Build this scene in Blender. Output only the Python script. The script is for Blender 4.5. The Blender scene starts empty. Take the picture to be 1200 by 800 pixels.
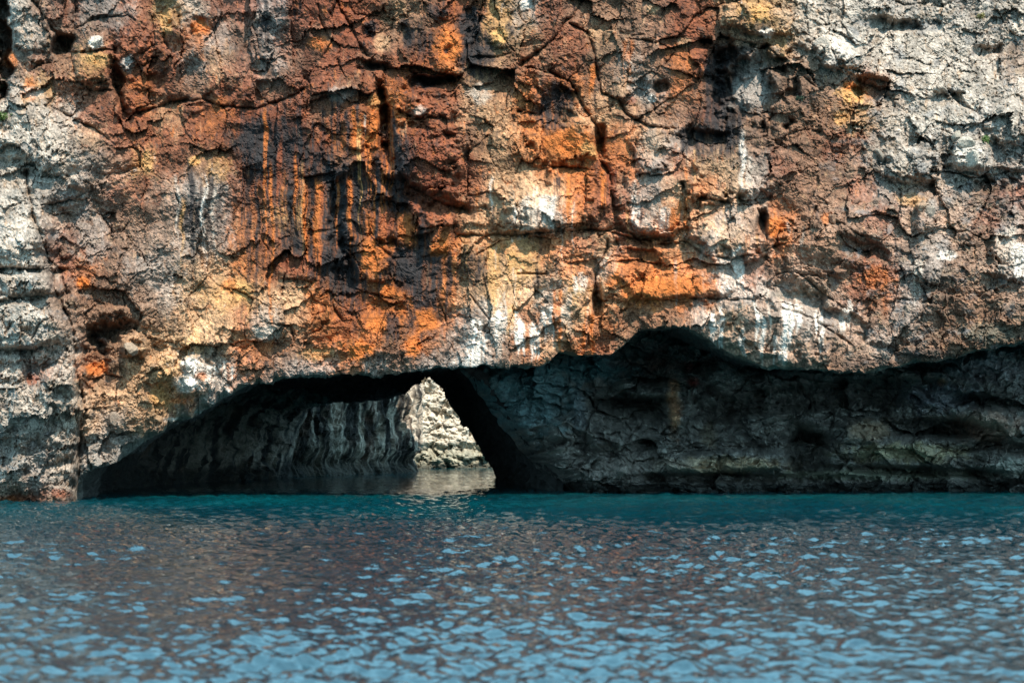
import bpy, math, random
import numpy as np

# ------------------------------------------------------------------ camera, sky, sun, exposure
sc = bpy.context.scene
F, HZ, CH = 1667.0, 508.0, 2.4            # focal length in photo pixels, horizon row, eye height (m)
cam_d = bpy.data.cameras.new('camera')
cam = bpy.data.objects.new('camera', cam_d)
sc.collection.objects.link(cam)
cam.location = (0, 0, CH)
cam.rotation_euler = (math.radians(90), 0, 0)
cam_d.sensor_width = 36.0
cam_d.lens = F / 1200 * 36.0
cam_d.shift_y = (HZ - 400) / 1200
cam_d.clip_start, cam_d.clip_end = 0.5, 3000
cam_d.dof.use_dof = True
cam_d.dof.focus_distance = 53.0
cam_d.dof.aperture_fstop = 0.9
sc.camera = cam

SUN_EL, SUN_AZ = 52.0, 30.0               # elevation; azimuth to the right of straight behind the camera
w = bpy.data.worlds.new('World'); sc.world = w; w.use_nodes = True
wn = w.node_tree
sky = wn.nodes.new('ShaderNodeTexSky'); sky.sky_type = 'NISHITA'; sky.sun_disc = False
sky.sun_elevation = math.radians(SUN_EL); sky.sun_rotation = math.radians(180 - SUN_AZ)
sky.air_density, sky.dust_density, sky.ozone_density = 1.3, 2.2, 1.0
bg = wn.nodes['Background']; bg.inputs['Strength'].default_value = 0.09
# an even veil of cloud added over the whole sky, cyan to brighten sea glints
wtc = wn.nodes.new('ShaderNodeTexCoord'); wno = wn.nodes.new('ShaderNodeTexNoise'); wno.inputs['Scale'].default_value = 3.0; wno.inputs['Detail'].default_value = 6; wno.inputs['Roughness'].default_value = .6
wmr = wn.nodes.new('ShaderNodeMapRange'); wmr.inputs['From Min'].default_value = .35; wmr.inputs['From Max'].default_value = .75; wmr.inputs['To Min'].default_value = .2; wmr.inputs['To Max'].default_value = .85
wmx = wn.nodes.new('ShaderNodeMix'); wmx.data_type = 'RGBA'; wmx.inputs['B'].default_value = (9.0, 19.5, 25.0, 1)
wn.links.new(wtc.outputs['Generated'], wno.inputs['Vector']); wn.links.new(wno.outputs['Fac'], wmr.inputs['Value']); wn.links.new(wmr.outputs[0], wmx.inputs['Factor'])
wn.links.new(sky.outputs['Color'], wmx.inputs['A']); wn.links.new(wmx.outputs['Result'], bg.inputs['Color'])
sun_d = bpy.data.lights.new('sun', 'SUN'); sun_d.energy = 5.0; sun_d.angle = math.radians(0.5)
sun_d.color = (1.0, 0.89, 0.75)
sun = bpy.data.objects.new('sun', sun_d); sc.collection.objects.link(sun)
sun.rotation_euler = (math.radians(90 - SUN_EL), 0, math.radians(SUN_AZ))
sun.location = (30, -40, 60)
sc.view_settings.view_transform = 'Standard'; sc.view_settings.look = 'None'
sc.view_settings.gamma = 1.0; sc.view_settings.use_curve_mapping = False
sc.view_settings.exposure = 0.70
sc.render.engine = 'CYCLES'; sc.render.filter_size = 1.0
sc.cycles.max_bounces = 6; sc.cycles.diffuse_bounces = 4; sc.cycles.glossy_bounces = 3
sc.cycles.caustics_reflective = False; sc.cycles.caustics_refractive = False

# ------------------------------------------------------------------ noise in numpy
f4 = np.float32
def _h(ix, iy, s):
    n = (ix.astype(np.uint32) * np.uint32(374761393) + iy.astype(np.uint32) * np.uint32(668265263)
         + np.uint32((s * 2246822519 + 3266489917) & 0xffffffff))
    n = (n ^ (n >> np.uint32(13))) * np.uint32(1274126177)
    n = (n ^ (n >> np.uint32(16))) * np.uint32(2654435769)
    return n ^ (n >> np.uint32(15))
def _u(n): return (n & np.uint32(0xffffff)).astype(f4) / f4(0xffffff)
def perlin(x, y, s=0):
    x = np.asarray(x, f4); y = np.asarray(y, f4)
    x0 = np.floor(x); y0 = np.floor(y); fx = x - x0; fy = y - y0
    ix = x0.astype(np.int32); iy = y0.astype(np.int32)
    u = fx * fx * fx * (fx * (fx * 6 - 15) + 10); v = fy * fy * fy * (fy * (fy * 6 - 15) + 10)
    def g(dx, dy):
        a = _u(_h(ix + dx, iy + dy, s)) * f4(2 * math.pi)
        return np.cos(a) * (fx - dx) + np.sin(a) * (fy - dy)
    a = g(0, 0); b = g(1, 0); c = g(0, 1); d = g(1, 1)
    a = a + (b - a) * u; c = c + (d - c) * u
    return (a + (c - a) * v) * f4(1.5)
def fbm(x, y, o=4, s=0, gain=0.5):
    r = np.zeros(np.shape(x), f4); a = 1.0; t = 0
    for i in range(o):
        r += f4(a) * perlin(x * f4(2 ** i) + f4(i * 17.3), y * f4(2 ** i) - f4(i * 9.1), s + i * 13); t += a; a *= gain
    return r / f4(t)
def ridged(x, y, o=4, s=0, gain=0.55):
    r = np.zeros(np.shape(x), f4); a = 1.0; t = 0
    for i in range(o):
        r += f4(a) * (1 - np.abs(perlin(x * f4(2 ** i) + f4(i * 7.7), y * f4(2 ** i) + f4(i * 5.1), s + i * 11))) ; t += a; a *= gain
    return r / f4(t)
def worley(x, y, s=0, jit=0.9):
    """F1, F2, two random numbers of the nearest cell, offset to its point"""
    x = np.asarray(x, f4); y = np.asarray(y, f4)
    ix = np.floor(x).astype(np.int32); iy = np.floor(y).astype(np.int32)
    F1 = np.full(x.shape, 9, f4); F2 = np.full(x.shape, 9, f4)
    r1 = np.zeros(x.shape, f4); r2 = np.zeros(x.shape, f4); ox = np.zeros(x.shape, f4); oy = np.zeros(x.shape, f4)
    for j in (-1, 0, 1):
        for i in (-1, 0, 1):
            cx = ix + i; cy = iy + j
            a = _u(_h(cx, cy, s)); b = _u(_h(cx, cy, s + 101))
            dx = cx + f4(0.5) + (a - f4(.5)) * f4(jit) - x; dy = cy + f4(0.5) + (b - f4(.5)) * f4(jit) - y
            d = np.sqrt(dx * dx + dy * dy)
            n = d < F1
            F2 = np.where(n, F1, np.minimum(F2, d))
            F1 = np.where(n, d, F1)
            r1 = np.where(n, _u(_h(cx, cy, s + 202)), r1); r2 = np.where(n, _u(_h(cx, cy, s + 303)), r2)
            ox = np.where(n, dx, ox); oy = np.where(n, dy, oy)
    return F1, F2, r1, r2, ox, oy
def facets(x, y, s, off, tilt, gap, gw):
    """stepped, tilted facets with open joints"""
    F1, F2, r1, r2, ox, oy = worley(x, y, s)
    a = r2 * f4(6.283)
    return f4(off) * (r1 - f4(.5)) * 2 + f4(tilt) * (ox * np.cos(a) + oy * np.sin(a)) - f4(gap) * np.exp(-((F2 - F1) / f4(gw)) ** 2)
def sstep(a, b, x):
    t = np.clip((x - a) / (b - a), 0, 1); return t * t * (3 - 2 * t)
def lerp(a, b, t): return a + (b - a) * t

# ------------------------------------------------------------------ mesh helpers
def link(o, parent=None):
    sc.collection.objects.link(o)
    if parent is not None: o.parent = parent
    return o
def mesh_from(name, V, Q, mat, cols=None, parent=None, smooth=False, extra=None):
    me = bpy.data.meshes.new(name)
    V = np.ascontiguousarray(V, np.float32); Q = np.ascontiguousarray(Q, np.int32); k = Q.shape[1]
    me.vertices.add(len(V)); me.vertices.foreach_set('co', V.ravel())
    me.loops.add(Q.size); me.loops.foreach_set('vertex_index', Q.ravel())
    me.polygons.add(len(Q)); me.polygons.foreach_set('loop_start', np.arange(0, Q.size, k, dtype=np.int32))
    if cols is not None:
        a = me.color_attributes.new('Col', 'FLOAT_COLOR', 'POINT')
        c4 = np.ones((len(V), 4), np.float32); c4[:, :cols.shape[1]] = cols
        a.data.foreach_set('color', c4.ravel())
    me.update(calc_edges=True); me.validate()
    me.polygons.foreach_set('use_smooth', np.full(len(Q), smooth, dtype=bool))
    me.materials.append(mat)
    return link(bpy.data.objects.new(name, me), parent)
def grid_quads(nr, nc):
    i = np.arange(nr * nc).reshape(nr, nc)
    return np.stack([i[:-1, :-1], i[1:, :-1], i[1:, 1:], i[:-1, 1:]], -1).reshape(-1, 4)
def tag(o, label=None, cat=None, group=None, kind=None):
    for k, v in (('label', label), ('category', cat), ('group', group), ('kind', kind)):
        if v: o[k] = v
    return o
def ray(px, py, D):
    """the point on the photo ray (px, py) whose distance along the view axis is D metres"""
    px, py, D = np.broadcast_arrays(px, py, D)
    return np.stack([(px - 600) * D / F, D, CH + (HZ - py) * D / F], -1)
def interp_pts(tab, x):
    t = np.array(tab, float); return np.interp(x, t[:, 0], t[:, 1])

# ------------------------------------------------------------------ materials
def new_mat(name):
    m = bpy.data.materials.new(name); m.use_nodes = True
    nt = m.node_tree; return m, nt, nt.nodes['Principled BSDF']
def N(nt, t, **kw):
    n = nt.nodes.new(t)
    for k, v in kw.items(): setattr(n, k, v)
    return n
def rock_material(name, base=None, grain=0.58, bump=0.032, rough=0.85, spec=0.25):
    """colour from the 'Col' attribute (or one base colour), broken up by mineral grain and speckle, with fine relief"""
    m, nt, p = new_mat(name); L = nt.links.new
    tc = N(nt, 'ShaderNodeTexCoord')
    if base == 'object':
        a = N(nt, 'ShaderNodeObjectInfo'); src = a.outputs['Color']
    elif base is None:
        a = N(nt, 'ShaderNodeAttribute', attribute_name='Col'); src = a.outputs['Color']
    else:
        a = N(nt, 'ShaderNodeRGB'); a.outputs[0].default_value = (*base, 1); src = a.outputs[0]
    n1 = N(nt, 'ShaderNodeTexNoise'); n1.inputs['Scale'].default_value = 5.5; n1.inputs['Detail'].default_value = 8; n1.inputs['Roughness'].default_value = .72
    n2 = N(nt, 'ShaderNodeTexNoise'); n2.inputs['Scale'].default_value = 24; n2.inputs['Detail'].default_value = 5; n2.inputs['Roughness'].default_value = .7
    vo = N(nt, 'ShaderNodeTexVoronoi', feature='DISTANCE_TO_EDGE'); vo.inputs['Scale'].default_value = 4.2; vo.inputs['Randomness'].default_value = 1
    wv = N(nt, 'ShaderNodeVectorMath', operation='MULTIPLY_ADD')
    wv.inputs[1].default_value = (.5, .5, .5); L(n1.outputs['Color'], wv.inputs[0]); L(tc.outputs['Object'], wv.inputs[2])
    for n in (n1, n2): L(tc.outputs['Object'], n.inputs['Vector'])
    L(wv.outputs[0], vo.inputs['Vector'])
    # brightness grain
    mr = N(nt, 'ShaderNodeMapRange'); mr.inputs['From Min'].default_value = .3; mr.inputs['From Max'].default_value = .7
    mr.inputs['To Min'].default_value = 1 - grain; mr.inputs['To Max'].default_value = 1 + grain
    L(n1.outputs['Fac'], mr.inputs['Value'])
    mr2 = N(nt, 'ShaderNodeMapRange'); mr2.inputs['From Min'].default_value = .32; mr2.inputs['From Max'].default_value = .68
    mr2.inputs['To Min'].default_value = 1 - grain * .7; mr2.inputs['To Max'].default_value = 1 + grain * .7
    L(n2.outputs['Fac'], mr2.inputs['Value'])
    mul = N(nt, 'ShaderNodeMath', operation='MULTIPLY'); L(mr.outputs[0], mul.inputs[0]); L(mr2.outputs[0], mul.inputs[1])
    sc_ = N(nt, 'ShaderNodeVectorMath', operation='SCALE'); L(src, sc_.inputs[0]); L(mul.outputs[0], sc_.inputs['Scale'])
    L(sc_.outputs[0], p.inputs['Base Color'])
    # relief: joints + grain
    jr = N(nt, 'ShaderNodeMapRange'); jr.inputs['From Max'].default_value = .08; jr.inputs['To Max'].default_value = 1; L(vo.outputs['Distance'], jr.inputs['Value'])
    h1 = N(nt, 'ShaderNodeMath', operation='MULTIPLY_ADD'); h1.inputs[1].default_value = 1.6; L(n1.outputs['Fac'], h1.inputs[0])
    h0 = N(nt, 'ShaderNodeMath', operation='MULTIPLY'); h0.inputs[1].default_value = .0; L(jr.outputs[0], h0.inputs[0]); L(h0.outputs[0], h1.inputs[2])
    h2 = N(nt, 'ShaderNodeMath', operation='MULTIPLY_ADD'); h2.inputs[1].default_value = .6; L(n2.outputs['Fac'], h2.inputs[0]); L(h1.outputs[0], h2.inputs[2])
    b = N(nt, 'ShaderNodeBump'); b.inputs['Strength'].default_value = 1.0; b.inputs['Distance'].default_value = bump
    L(h2.outputs[0], b.inputs['Height']); L(b.outputs[0], p.inputs['Normal'])
    p.inputs['Roughness'].default_value = rough; p.inputs['Specular IOR Level'].default_value = spec
    return m
M_ROCK = rock_material('rock')
M_WET = rock_material('damp_rock', grain=.7, bump=.08, rough=.38, spec=.6)
M_CAVE = rock_material('cave_rock', grain=.5, bump=.08)

# ------------------------------------------------------------------ palette and stain map
PAL = dict(P=(.455, .385, .32), G=(.29, .25, .22), B=(.20, .108, .066), R=(.20, .056, .025), O=(.42, .122, .026),
           Y=(.45, .245, .09), T=(.43, .255, .14), K=(.022, .020, .021), W=(.64, .585, .52), A=(.10, .10, .075), N=(.37, .235, .165))
MAP = """
PBRGGBYPRB GBBRRTBBRY GRBBBBRRTY TPPPGGPGPP
PPBBBRROGB GBBRBBKOKY TRRTBBRRBB YPPPPPPPGP
BRBYBRRGTB GBRRBBROKB RBRBGBORKG BBPPPPPPPB
GYRRBORBBB BBRBBORRTB OROBTGOBKG BBBOBPPPPP
PPPRRRTROR RRBBOORRTT OKTTBBBRKB BBBYPPPPGP
PPPTRRRRRK KKROOKRRBT OOOOOTGKKB BBRRPPGGPG
PPPPTYRBYR KRKBRKRRRT TOOROGRTTG RBBBPPGPPG
PGGTBBTGGR BORKKKRRRT TTORBGTOTG BBBRGPPGBR
PPBPBBTKGO BYOKORRRTT PPORRPOTGT OBTTRTPPRG
PPRPBTTGGO RKOKOOKOTO YORTROTGTP OBBBTTGPBP
PPROBGPTTO RRKKOKKOKT YBOPOOOOWR BTBRRGPBTP
PPBBBBGTYY TTOKROKOTY TGYTOOOOGG GTTROGBBBT
PPBBBBBTTR PTOROOKOGW OWTOBBBGTW TGGTBGBBBB
PPPBBTTYTO OBOOOBOBWB OTORBBBBPW WTBTGTBBBB
PRPOBTYWWO BGGOGBGGWB BBRBBBBBPW TTBBBBBBBB
PPPTTTYOGG GGGGGGGGGB BBBBBBBBBB BBBBBBBBBB
PPPTGTTGGG GGGGGGGGGB BBBBBBBBBB BBBBBBBBBB
GGPGGGGGGG GGGGGGGGGB BBBBBBBBBB BBBBBBBBBB
PGPGGGGGGG GGGGGGGGGB BBBBBBBBBB BBBBBBBBBB
BRBAAAAAAA AAAAAAAAAA AAAAAAAAAA AAAAAAAAAA
"""
ROWS = [r.replace(' ', '') for r in MAP.strip().splitlines()]
for _i in range(7, 15):                                   # the lower right is pinkish brown
    ROWS[_i] = ROWS[_i][:29] + ROWS[_i][29:36].replace('T', 'N').replace('P', 'N') + ROWS[_i][36:].replace('P', 'G' if _i > 9 else 'N').replace('T', 'N')
for _i in range(6, 15): ROWS[_i] = ROWS[_i][:3] + ROWS[_i][3:8].replace('T', 'N' if _i < 10 else 'T').replace('P', 'G') + ROWS[_i][8:]
for _i in range(0, 8): ROWS[_i] = ROWS[_i][:4] + ''.join('R' if c == 'B' and (q + _i) % 3 else c for q, c in enumerate(ROWS[_i][4:18])) + ROWS[_i][18:]
for _i in (12, 13, 14): ROWS[_i] = ROWS[_i][:28] + ROWS[_i][28:31].replace('W', 'N').replace('P', 'N') + ROWS[_i][31:]
LET = 'PGBROYTKWAN'
MI = np.array([[LET.index(c) for c in r] for r in ROWS])
PC = np.array([PAL[c] for c in LET], f4)
PB = PC[MI].copy()
for _ in range(2):
    _p = np.pad(PB, ((1, 1), (1, 1), (0, 0)), 'edge'); PB = (_p[:-2, 1:-1] + _p[2:, 1:-1] + _p[1:-1, :-2] + _p[1:-1, 2:] + 2 * _p[1:-1, 1:-1]) / 6
ALT1 = np.array([LET.index(c) for c in 'GBKKRTBBGBB']); ALT2 = np.array([LET.index(c) for c in 'TPTORPORPGT'])
def stain_lookup(px, py):
    """lookup of the stain map with ragged borders; patches of each mineral break into their neighbours"""
    out = np.zeros(px.shape + (3,), f4)
    nA = fbm(px / 11, py / 15, 4, 15, .65); nB = fbm(px / 9 + 50, py / 16, 4, 19, .65); nC = fbm(px / 5, py / 34, 3, 23, .6)
    for k, (amp, s, wt) in enumerate(((20, 3, .5), (24, 29, .30), (30, 57, .20))):
        wx = px + amp * 1.9 * fbm(px / 22, py / 34, 5, s, .7)
        wy = py + amp * 2.2 * fbm(px / 18 + 40, py / 40, 5, s + 7, .7)
        li = MI[np.clip(wy / 30, 0, 19.99).astype(int), np.clip(wx / 30, 0, 39.99).astype(int)]
        li = np.where(nA + .5 * nC > .40, ALT1[li], np.where(nB - .5 * nC > .38, ALT2[li], li))
        out += PC[li] * f4(wt)
    gx = np.clip(px / 30 - .5 + .5 * nA, 0, 38.99); gy = np.clip(py / 30 - .5 + .5 * nB, 0, 18.99)
    x0 = gx.astype(int); y0 = gy.astype(int); fx = (gx - x0)[..., None]; fy = (gy - y0)[..., None]
    soft = PB[y0, x0] * (1 - fx) * (1 - fy) + PB[y0, x0 + 1] * fx * (1 - fy) + PB[y0 + 1, x0] * (1 - fx) * fy + PB[y0 + 1, x0 + 1] * fx * fy
    out = out * f4(.5) + soft.astype(f4) * f4(.5)
    kz = sum((MI[np.clip((py + 14 * nA + q * 9) / 30, 0, 19.99).astype(int), np.clip((px + 12 * nB + q * 7) / 30, 0, 39.99).astype(int)] == LET.index('K')).astype(f4) for q in (-1, 0, 1)) / 3
    out = lerp(out, PC[LET.index('K')], (np.clip(kz * 1.3, 0, 1) * sstep(-.28, .10, nC + .5 * nB) * .9)[..., None])
    # fine mineral flecks and lichen
    fl = fbm(px / 2.6, py / 3.2, 3, 27, .7); lic = fbm(px / 4.5, py / 6, 4, 31, .7)
    out = out * (1 + .75 * fl)[..., None]
    clean = np.exp(-((px - 730) / 230) ** 2 - ((py - 300) / 120) ** 2) + .8 * np.exp(-((px - 260) / 110) ** 2 - ((py - 400) / 60) ** 2)   # fresher, paler rock above the arches
    out = out * (1 + .35 * clean)[..., None]
    return lerp(out, PC[LET.index('K')] * 1.5, (sstep(.18, .42, lic + .3 * nA) * .7 * (1 - .65 * np.clip(clean, 0, 1)))[..., None])
# vertical stains: px, top, bottom, half width, palette letter, strength
STREAKS = [
 (224,205,330,4,'K',.9),(232,210,300,3,'K',.7),(245,212,300,4,'K',.8),(238,215,330,3,'W',.6),(257,210,290,3,'K',.7),(250,215,345,3,'P',.6),
 (205,210,330,3,'P',.6),(214,240,330,4,'Y',.6),(290,150,250,5,'K',.8),(300,140,230,6,'K',.9),(312,130,260,6,'K',.9),(322,150,300,4,'K',.8),(333,140,240,4,'K',.8),
 (343,225,320,5,'K',.95),(352,195,320,4,'Y',.3),(364,200,330,4,'K',.95),(372,215,340,5,'O',.8),(385,190,270,5,'K',.9),(396,200,360,9,'K',.97),(384,250,345,6,'K',.9),(470,240,340,6,'K',.85),(405,280,345,7,'K',.95),
 (409,205,300,4,'O',.8),(419,195,300,6,'K',.95),(432,160,260,3,'O',.7),(421,300,335,4,'K',.9),(408,130,170,4,'K',.8),(415,130,180,4,'O',.8),(440,130,180,4,'O',.8),(430,135,160,3,'P',.7),
 (442,245,290,3,'K',.9),(459,240,290,4,'K',.9),(492,245,300,5,'K',.8),(467,300,340,8,'K',.9),(485,295,350,14,'K',.85),(512,300,370,6,'K',.9),(524,300,380,5,'K',.85),
 (462,370,405,9,'K',.85),(512,345,385,5,'K',.8),(310,20,60,6,'K',.9),(307,0,60,5,'K',.85),(349,10,30,4,'K',.8),(434,30,50,8,'K',.9),(475,28,60,6,'K',.9),(552,15,70,13,'K',.95),
 (595,30,60,5,'K',.8),(560,60,75,20,'K',.8),(510,10,25,10,'K',.8),(640,105,150,6,'K',.8),(655,100,130,8,'K',.85),(668,110,145,5,'K',.8),(652,150,170,4,'K',.7),
 (653,213,232,3,'K',.9),(649,215,260,1.5,'K',.7),(640,235,270,10,'W',.55),(615,235,270,6,'P',.7),(604,238,270,4,'W',.5),(630,240,272,2,'K',.6),(609,240,268,1.5,'K',.7),(620,245,270,1.2,'K',.6),
 (665,210,270,4,'O',.8),(708,205,265,4,'O',.9),(716,200,270,5,'R',.8),(752,245,280,3,'K',.85),(745,235,275,5,'W',.6),(780,240,275,5,'W',.5),(790,245,280,5,'O',.8),(800,235,280,5,'O',.7),
 (805,155,185,7,'K',.95),(822,150,165,8,'K',.9),(835,70,160,9,'K',.85),(845,80,130,6,'K',.8),(830,155,180,4,'B',.6),(855,150,185,5,'K',.8),(870,160,240,5,'W',.55),(862,180,200,3,'K',.6),(880,190,235,5,'P',.6),
 (865,300,345,6,'W',.9),(872,295,330,4,'W',.8),(610,380,425,6,'W',.95),(625,380,420,5,'W',.8),(640,360,400,4,'W',.6),(580,370,400,4,'W',.8),(557,375,435,5,'W',.9),(565,400,430,4,'W',.7),
 (585,380,420,6,'P',.6),(597,360,410,4,'Y',.7),(653,345,430,5,'O',.8),(690,370,420,6,'O',.8),(665,350,400,6,'P',.4),(678,325,345,8,'W',.5),
 (833,370,400,6,'W',.8),(845,365,420,4,'W',.7),(885,358,400,4,'W',.9),(890,370,425,5,'W',.7),(900,350,415,3,'P',.6),(922,358,420,6,'W',.95),(936,362,395,6,'W',.8),(955,365,410,4,'W',.9),(965,370,425,4,'W',.5),
 (870,390,420,5,'W',.6),(915,400,432,8,'W',.6),(990,358,388,7,'W',.7),(250,425,452,3,'W',.9),(262,426,450,3,'W',.95),(271,428,448,3,'W',.9),(257,426,450,2,'R',.5),(267,427,449,2,'R',.5),(243,424,450,3,'W',.7),
 (1075,300,380,4,'P',.7),(1046,280,320,2,'K',.8),(1051,285,320,2,'K',.8),(1180,270,320,10,'P',.7),(1195,290,330,10,'W',.7),(1085,305,370,4,'K',.6),(1130,310,350,4,'K',.5),
 (660,0,30,2,'B',.4),(735,50,110,5,'O',.5),(695,70,115,4,'O',.8),(545,270,330,3,'Y',.5),(580,290,370,8,'Y',.6),(600,290,330,6,'Y',.6),(592,330,370,3,'K',.5),(633,320,350,4,'K',.8),(628,350,385,3,'K',.6)]
_r = random.Random(21)
for _x in range(284, 470, 5):
    _t = _r.uniform(110, 230); STREAKS.append((_x + _r.uniform(-3, 3), _t, _t + _r.uniform(70, 230), _r.uniform(1.3, 3.4), 'K' if _r.random() < .72 else _r.choice('OOYR'), _r.uniform(.7, .95)))
for _x in range(540, 960, 11):
    _t = _r.uniform(180, 370); STREAKS.append((_x + _r.uniform(-5, 5), _t, _t + _r.uniform(25, 70), _r.uniform(1.2, 3.5), _r.choice('KKWPPOY'), _r.uniform(.35, .6)))
BLOTS = [ # px,py,rx,ry,letter,strength
 (113,52,9,9,'W',.85),(112,70,18,10,'Y',.7),(35,105,10,14,'O',.6),(40,108,14,6,'W',.4),(12,70,9,12,'O',.7),(150,75,10,10,'W',.6),(170,190,10,12,'Y',.6),(228,188,8,6,'Y',.9),(235,32,12,12,'O',.8),
 (195,25,8,20,'Y',.6),(100,332,9,9,'O',.95),(280,340,16,16,'Y',.8),(270,335,10,10,'O',.6),(113,432,14,9,'O',.8),(225,432,12,18,'W',.9),(215,450,14,10,'W',.7),(235,440,8,6,'O',.7),(220,470,22,4,'O',.8),(185,465,12,14,'Y',.6),
 (250,470,40,5,'G',.6),(240,485,16,3,'W',.6),(200,492,12,4,'W',.5),(525,55,18,20,'O',.85),(585,40,12,10,'Y',.95),(523,60,4,4,'K',.95),(500,95,22,9,'K',.75),(440,78,14,5,'K',.7),(375,52,14,10,'O',.6),(463,38,14,12,'B',.6),(448,50,10,12,'T',.6),
 (400,110,18,10,'G',.5),(440,118,10,10,'Y',.5),(490,130,10,6,'P',.5),(560,110,14,14,'P',.5),(425,300,0,0,'O',0),(450,262,12,20,'R',.6),(475,268,12,22,'O',.6),(437,300,16,22,'O',.7),(455,340,10,8,'O',.8),(515,290,12,12,'O',.8),(500,375,16,16,'O',.9),(440,378,14,10,'O',.9),
 (345,312,22,14,'R',.5),(345,350,14,14,'T',.7),(310,390,14,10,'P',.8),(420,410,18,14,'O',.9),(370,415,25,8,'Y',.5),(485,405,12,14,'O',.9),(665,165,28,22,'O',.8),(690,180,10,14,'Y',.7),(765,172,16,16,'T',.5),(765,172,22,24,'G',.35),(752,105,14,22,'G',.7),(764,116,6,4,'W',.8),(738,118,12,5,'R',.6),
 (615,5,8,7,'W',.8),(800,50,10,6,'T',.5),(763,12,10,7,'T',.8),(695,38,8,6,'T',.8),(890,15,16,12,'Y',.9),(897,38,10,6,'W',.7),(880,105,26,26,'G',.75),(870,60,16,8,'K',.7),(845,60,8,10,'K',.5),(1000,110,18,14,'Y',.9),(985,140,10,10,'Y',.6),(995,100,8,8,'O',.8),(1022,100,18,18,'R',.6),
 (1030,95,14,12,'B',.6),(910,265,12,14,'O',.9),(968,255,8,8,'O',.6),(760,340,35,16,'O',.6),(800,335,40,15,'O',.7),(690,335,0,0,'O',0),(720,330,12,12,'O',.8),(1030,325,20,14,'O',.5),(880,330,0,0,'R',0),(1110,300,12,6,'W',.7),(1090,245,8,14,'G',.8),(1070,235,18,9,'Y',.5),
 (1135,180,22,16,'W',.5),(985,55,22,22,'W',.25),(38,445,9,7,'R',.7),(60,415,0,0,'R',0),(25,583,26,5,'R',.6),(70,578,14,6,'R',.6),(10,585,12,4,'O',.4),(895,258,4,10,'K',.5),(960,100,30,0,'B',0),(940,115,10,8,'K',.5),
 (100,385,0,0,'K',0),(1160,390,40,12,'A',.6),(1080,415,40,8,'K',.5),(1010,425,40,8,'K',.5),(1000,440,40,8,'K',.5),(945,360,24,16,'G',.4),(955,340,24,8,'A',.4),(930,345,30,5,'A',.4)]
def face_color(px, py):
    c = stain_lookup(px, py) * f4(.80)
    n1 = fbm(px / 14, py / 20, 4, 71, .65); n2 = fbm(px / 6, py / 8, 3, 91, .6)
    wob = 5 * fbm(px / 60, py / 40, 3, 131)
    mid = np.exp(-((px - 520) / 330) ** 4) * sstep(-40, 130, py)
    run = fbm(px / 7, py / 70, 4, 141, .6)                       # rain runs down the wall
    c = lerp(c, np.array(PAL['K'], f4), (sstep(.22, .5, run + .35 * n1) * .55 * (.2 + .8 * mid))[..., None])
    c = lerp(c, np.array(PAL['T'], f4), (sstep(.26, .55, fbm(px / 5, py / 60 + 9, 4, 151, .6) + .3 * n1) * .34 * (.35 + .65 * mid))[..., None])
    c = c * np.clip(.92 + .9 * fbm(px / 34, py / 40, 5, 161, .7), .3, 1.8)[..., None]
    edge_ = np.clip(sstep(930, 1010, px) + (1 - sstep(60, 170, px)) * sstep(120, 200, py), 0, 1)      # the pale shoulders: brown and grey mottling, soil in the joints
    mo = fbm(px / 17, py / 13, 5, 171, .65); mo2 = fbm(px / 26 + 7, py / 20, 5, 173, .65)
    c = lerp(c, np.array((.20, .145, .10), f4), (sstep(.08, .36, mo) * .6 * edge_)[..., None])
    c = lerp(c, np.array((.15, .15, .15), f4), (sstep(.10, .38, mo2) * .6 * edge_)[..., None])
    rs = random.Random(3)
    wob2 = 3 * fbm(px / 9, py / 30, 3, 135)
    for (x, y0, y1, hw, l, s) in STREAKS:
        sel = (px > x - 2.5 * hw - 12) & (px < x + 2.5 * hw + 12) & (py > y0 - 25) & (py < y1 + 40)
        if not sel.any(): continue
        X = px[sel] + wob[sel] * 1.2 + wob2[sel] * .5; Y = py[sel]; m = np.zeros(X.shape, f4)
        for q in range(max(2, int(hw * .9))):
            cx = x + rs.uniform(-1, 1) * hw * .85; ya = y0 + rs.uniform(-6, 10); yb = y1 - rs.uniform(-.1, .45) * (y1 - y0)
            t = (Y - ya) / (yb - ya)
            wd = max(1.0, hw * rs.uniform(.25, .5)) * np.clip(1.15 - .75 * t, .3, 1.15)
            m = np.maximum(m, np.exp(-np.abs((X - cx) / wd) ** 2.5) * sstep(-.08, .04, t) * (1 - sstep(.65, 1.12, t + .25 * n2[sel])))
        m = np.clip(m * (1.1 + 1.2 * n2[sel] + .5 * n1[sel]), 0, 1) * s
        c[sel] = lerp(c[sel], np.array(PAL[l], f4), m[..., None])
    for (x, y, rx, ry, l, s) in BLOTS:
        if rx == 0: continue
        sel = (np.abs(px - x) < 2.2 * rx) & (np.abs(py - y) < 2.2 * ry)
        if not sel.any(): continue
        d = np.hypot((px[sel] - x) / rx, (py[sel] - y) / ry) + .75 * n1[sel] + .35 * n2[sel]
        m = (1 - sstep(.55, 1.15, d)) * s
        c[sel] = lerp(c[sel], np.array(PAL[l], f4), m[..., None])
    return c

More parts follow.
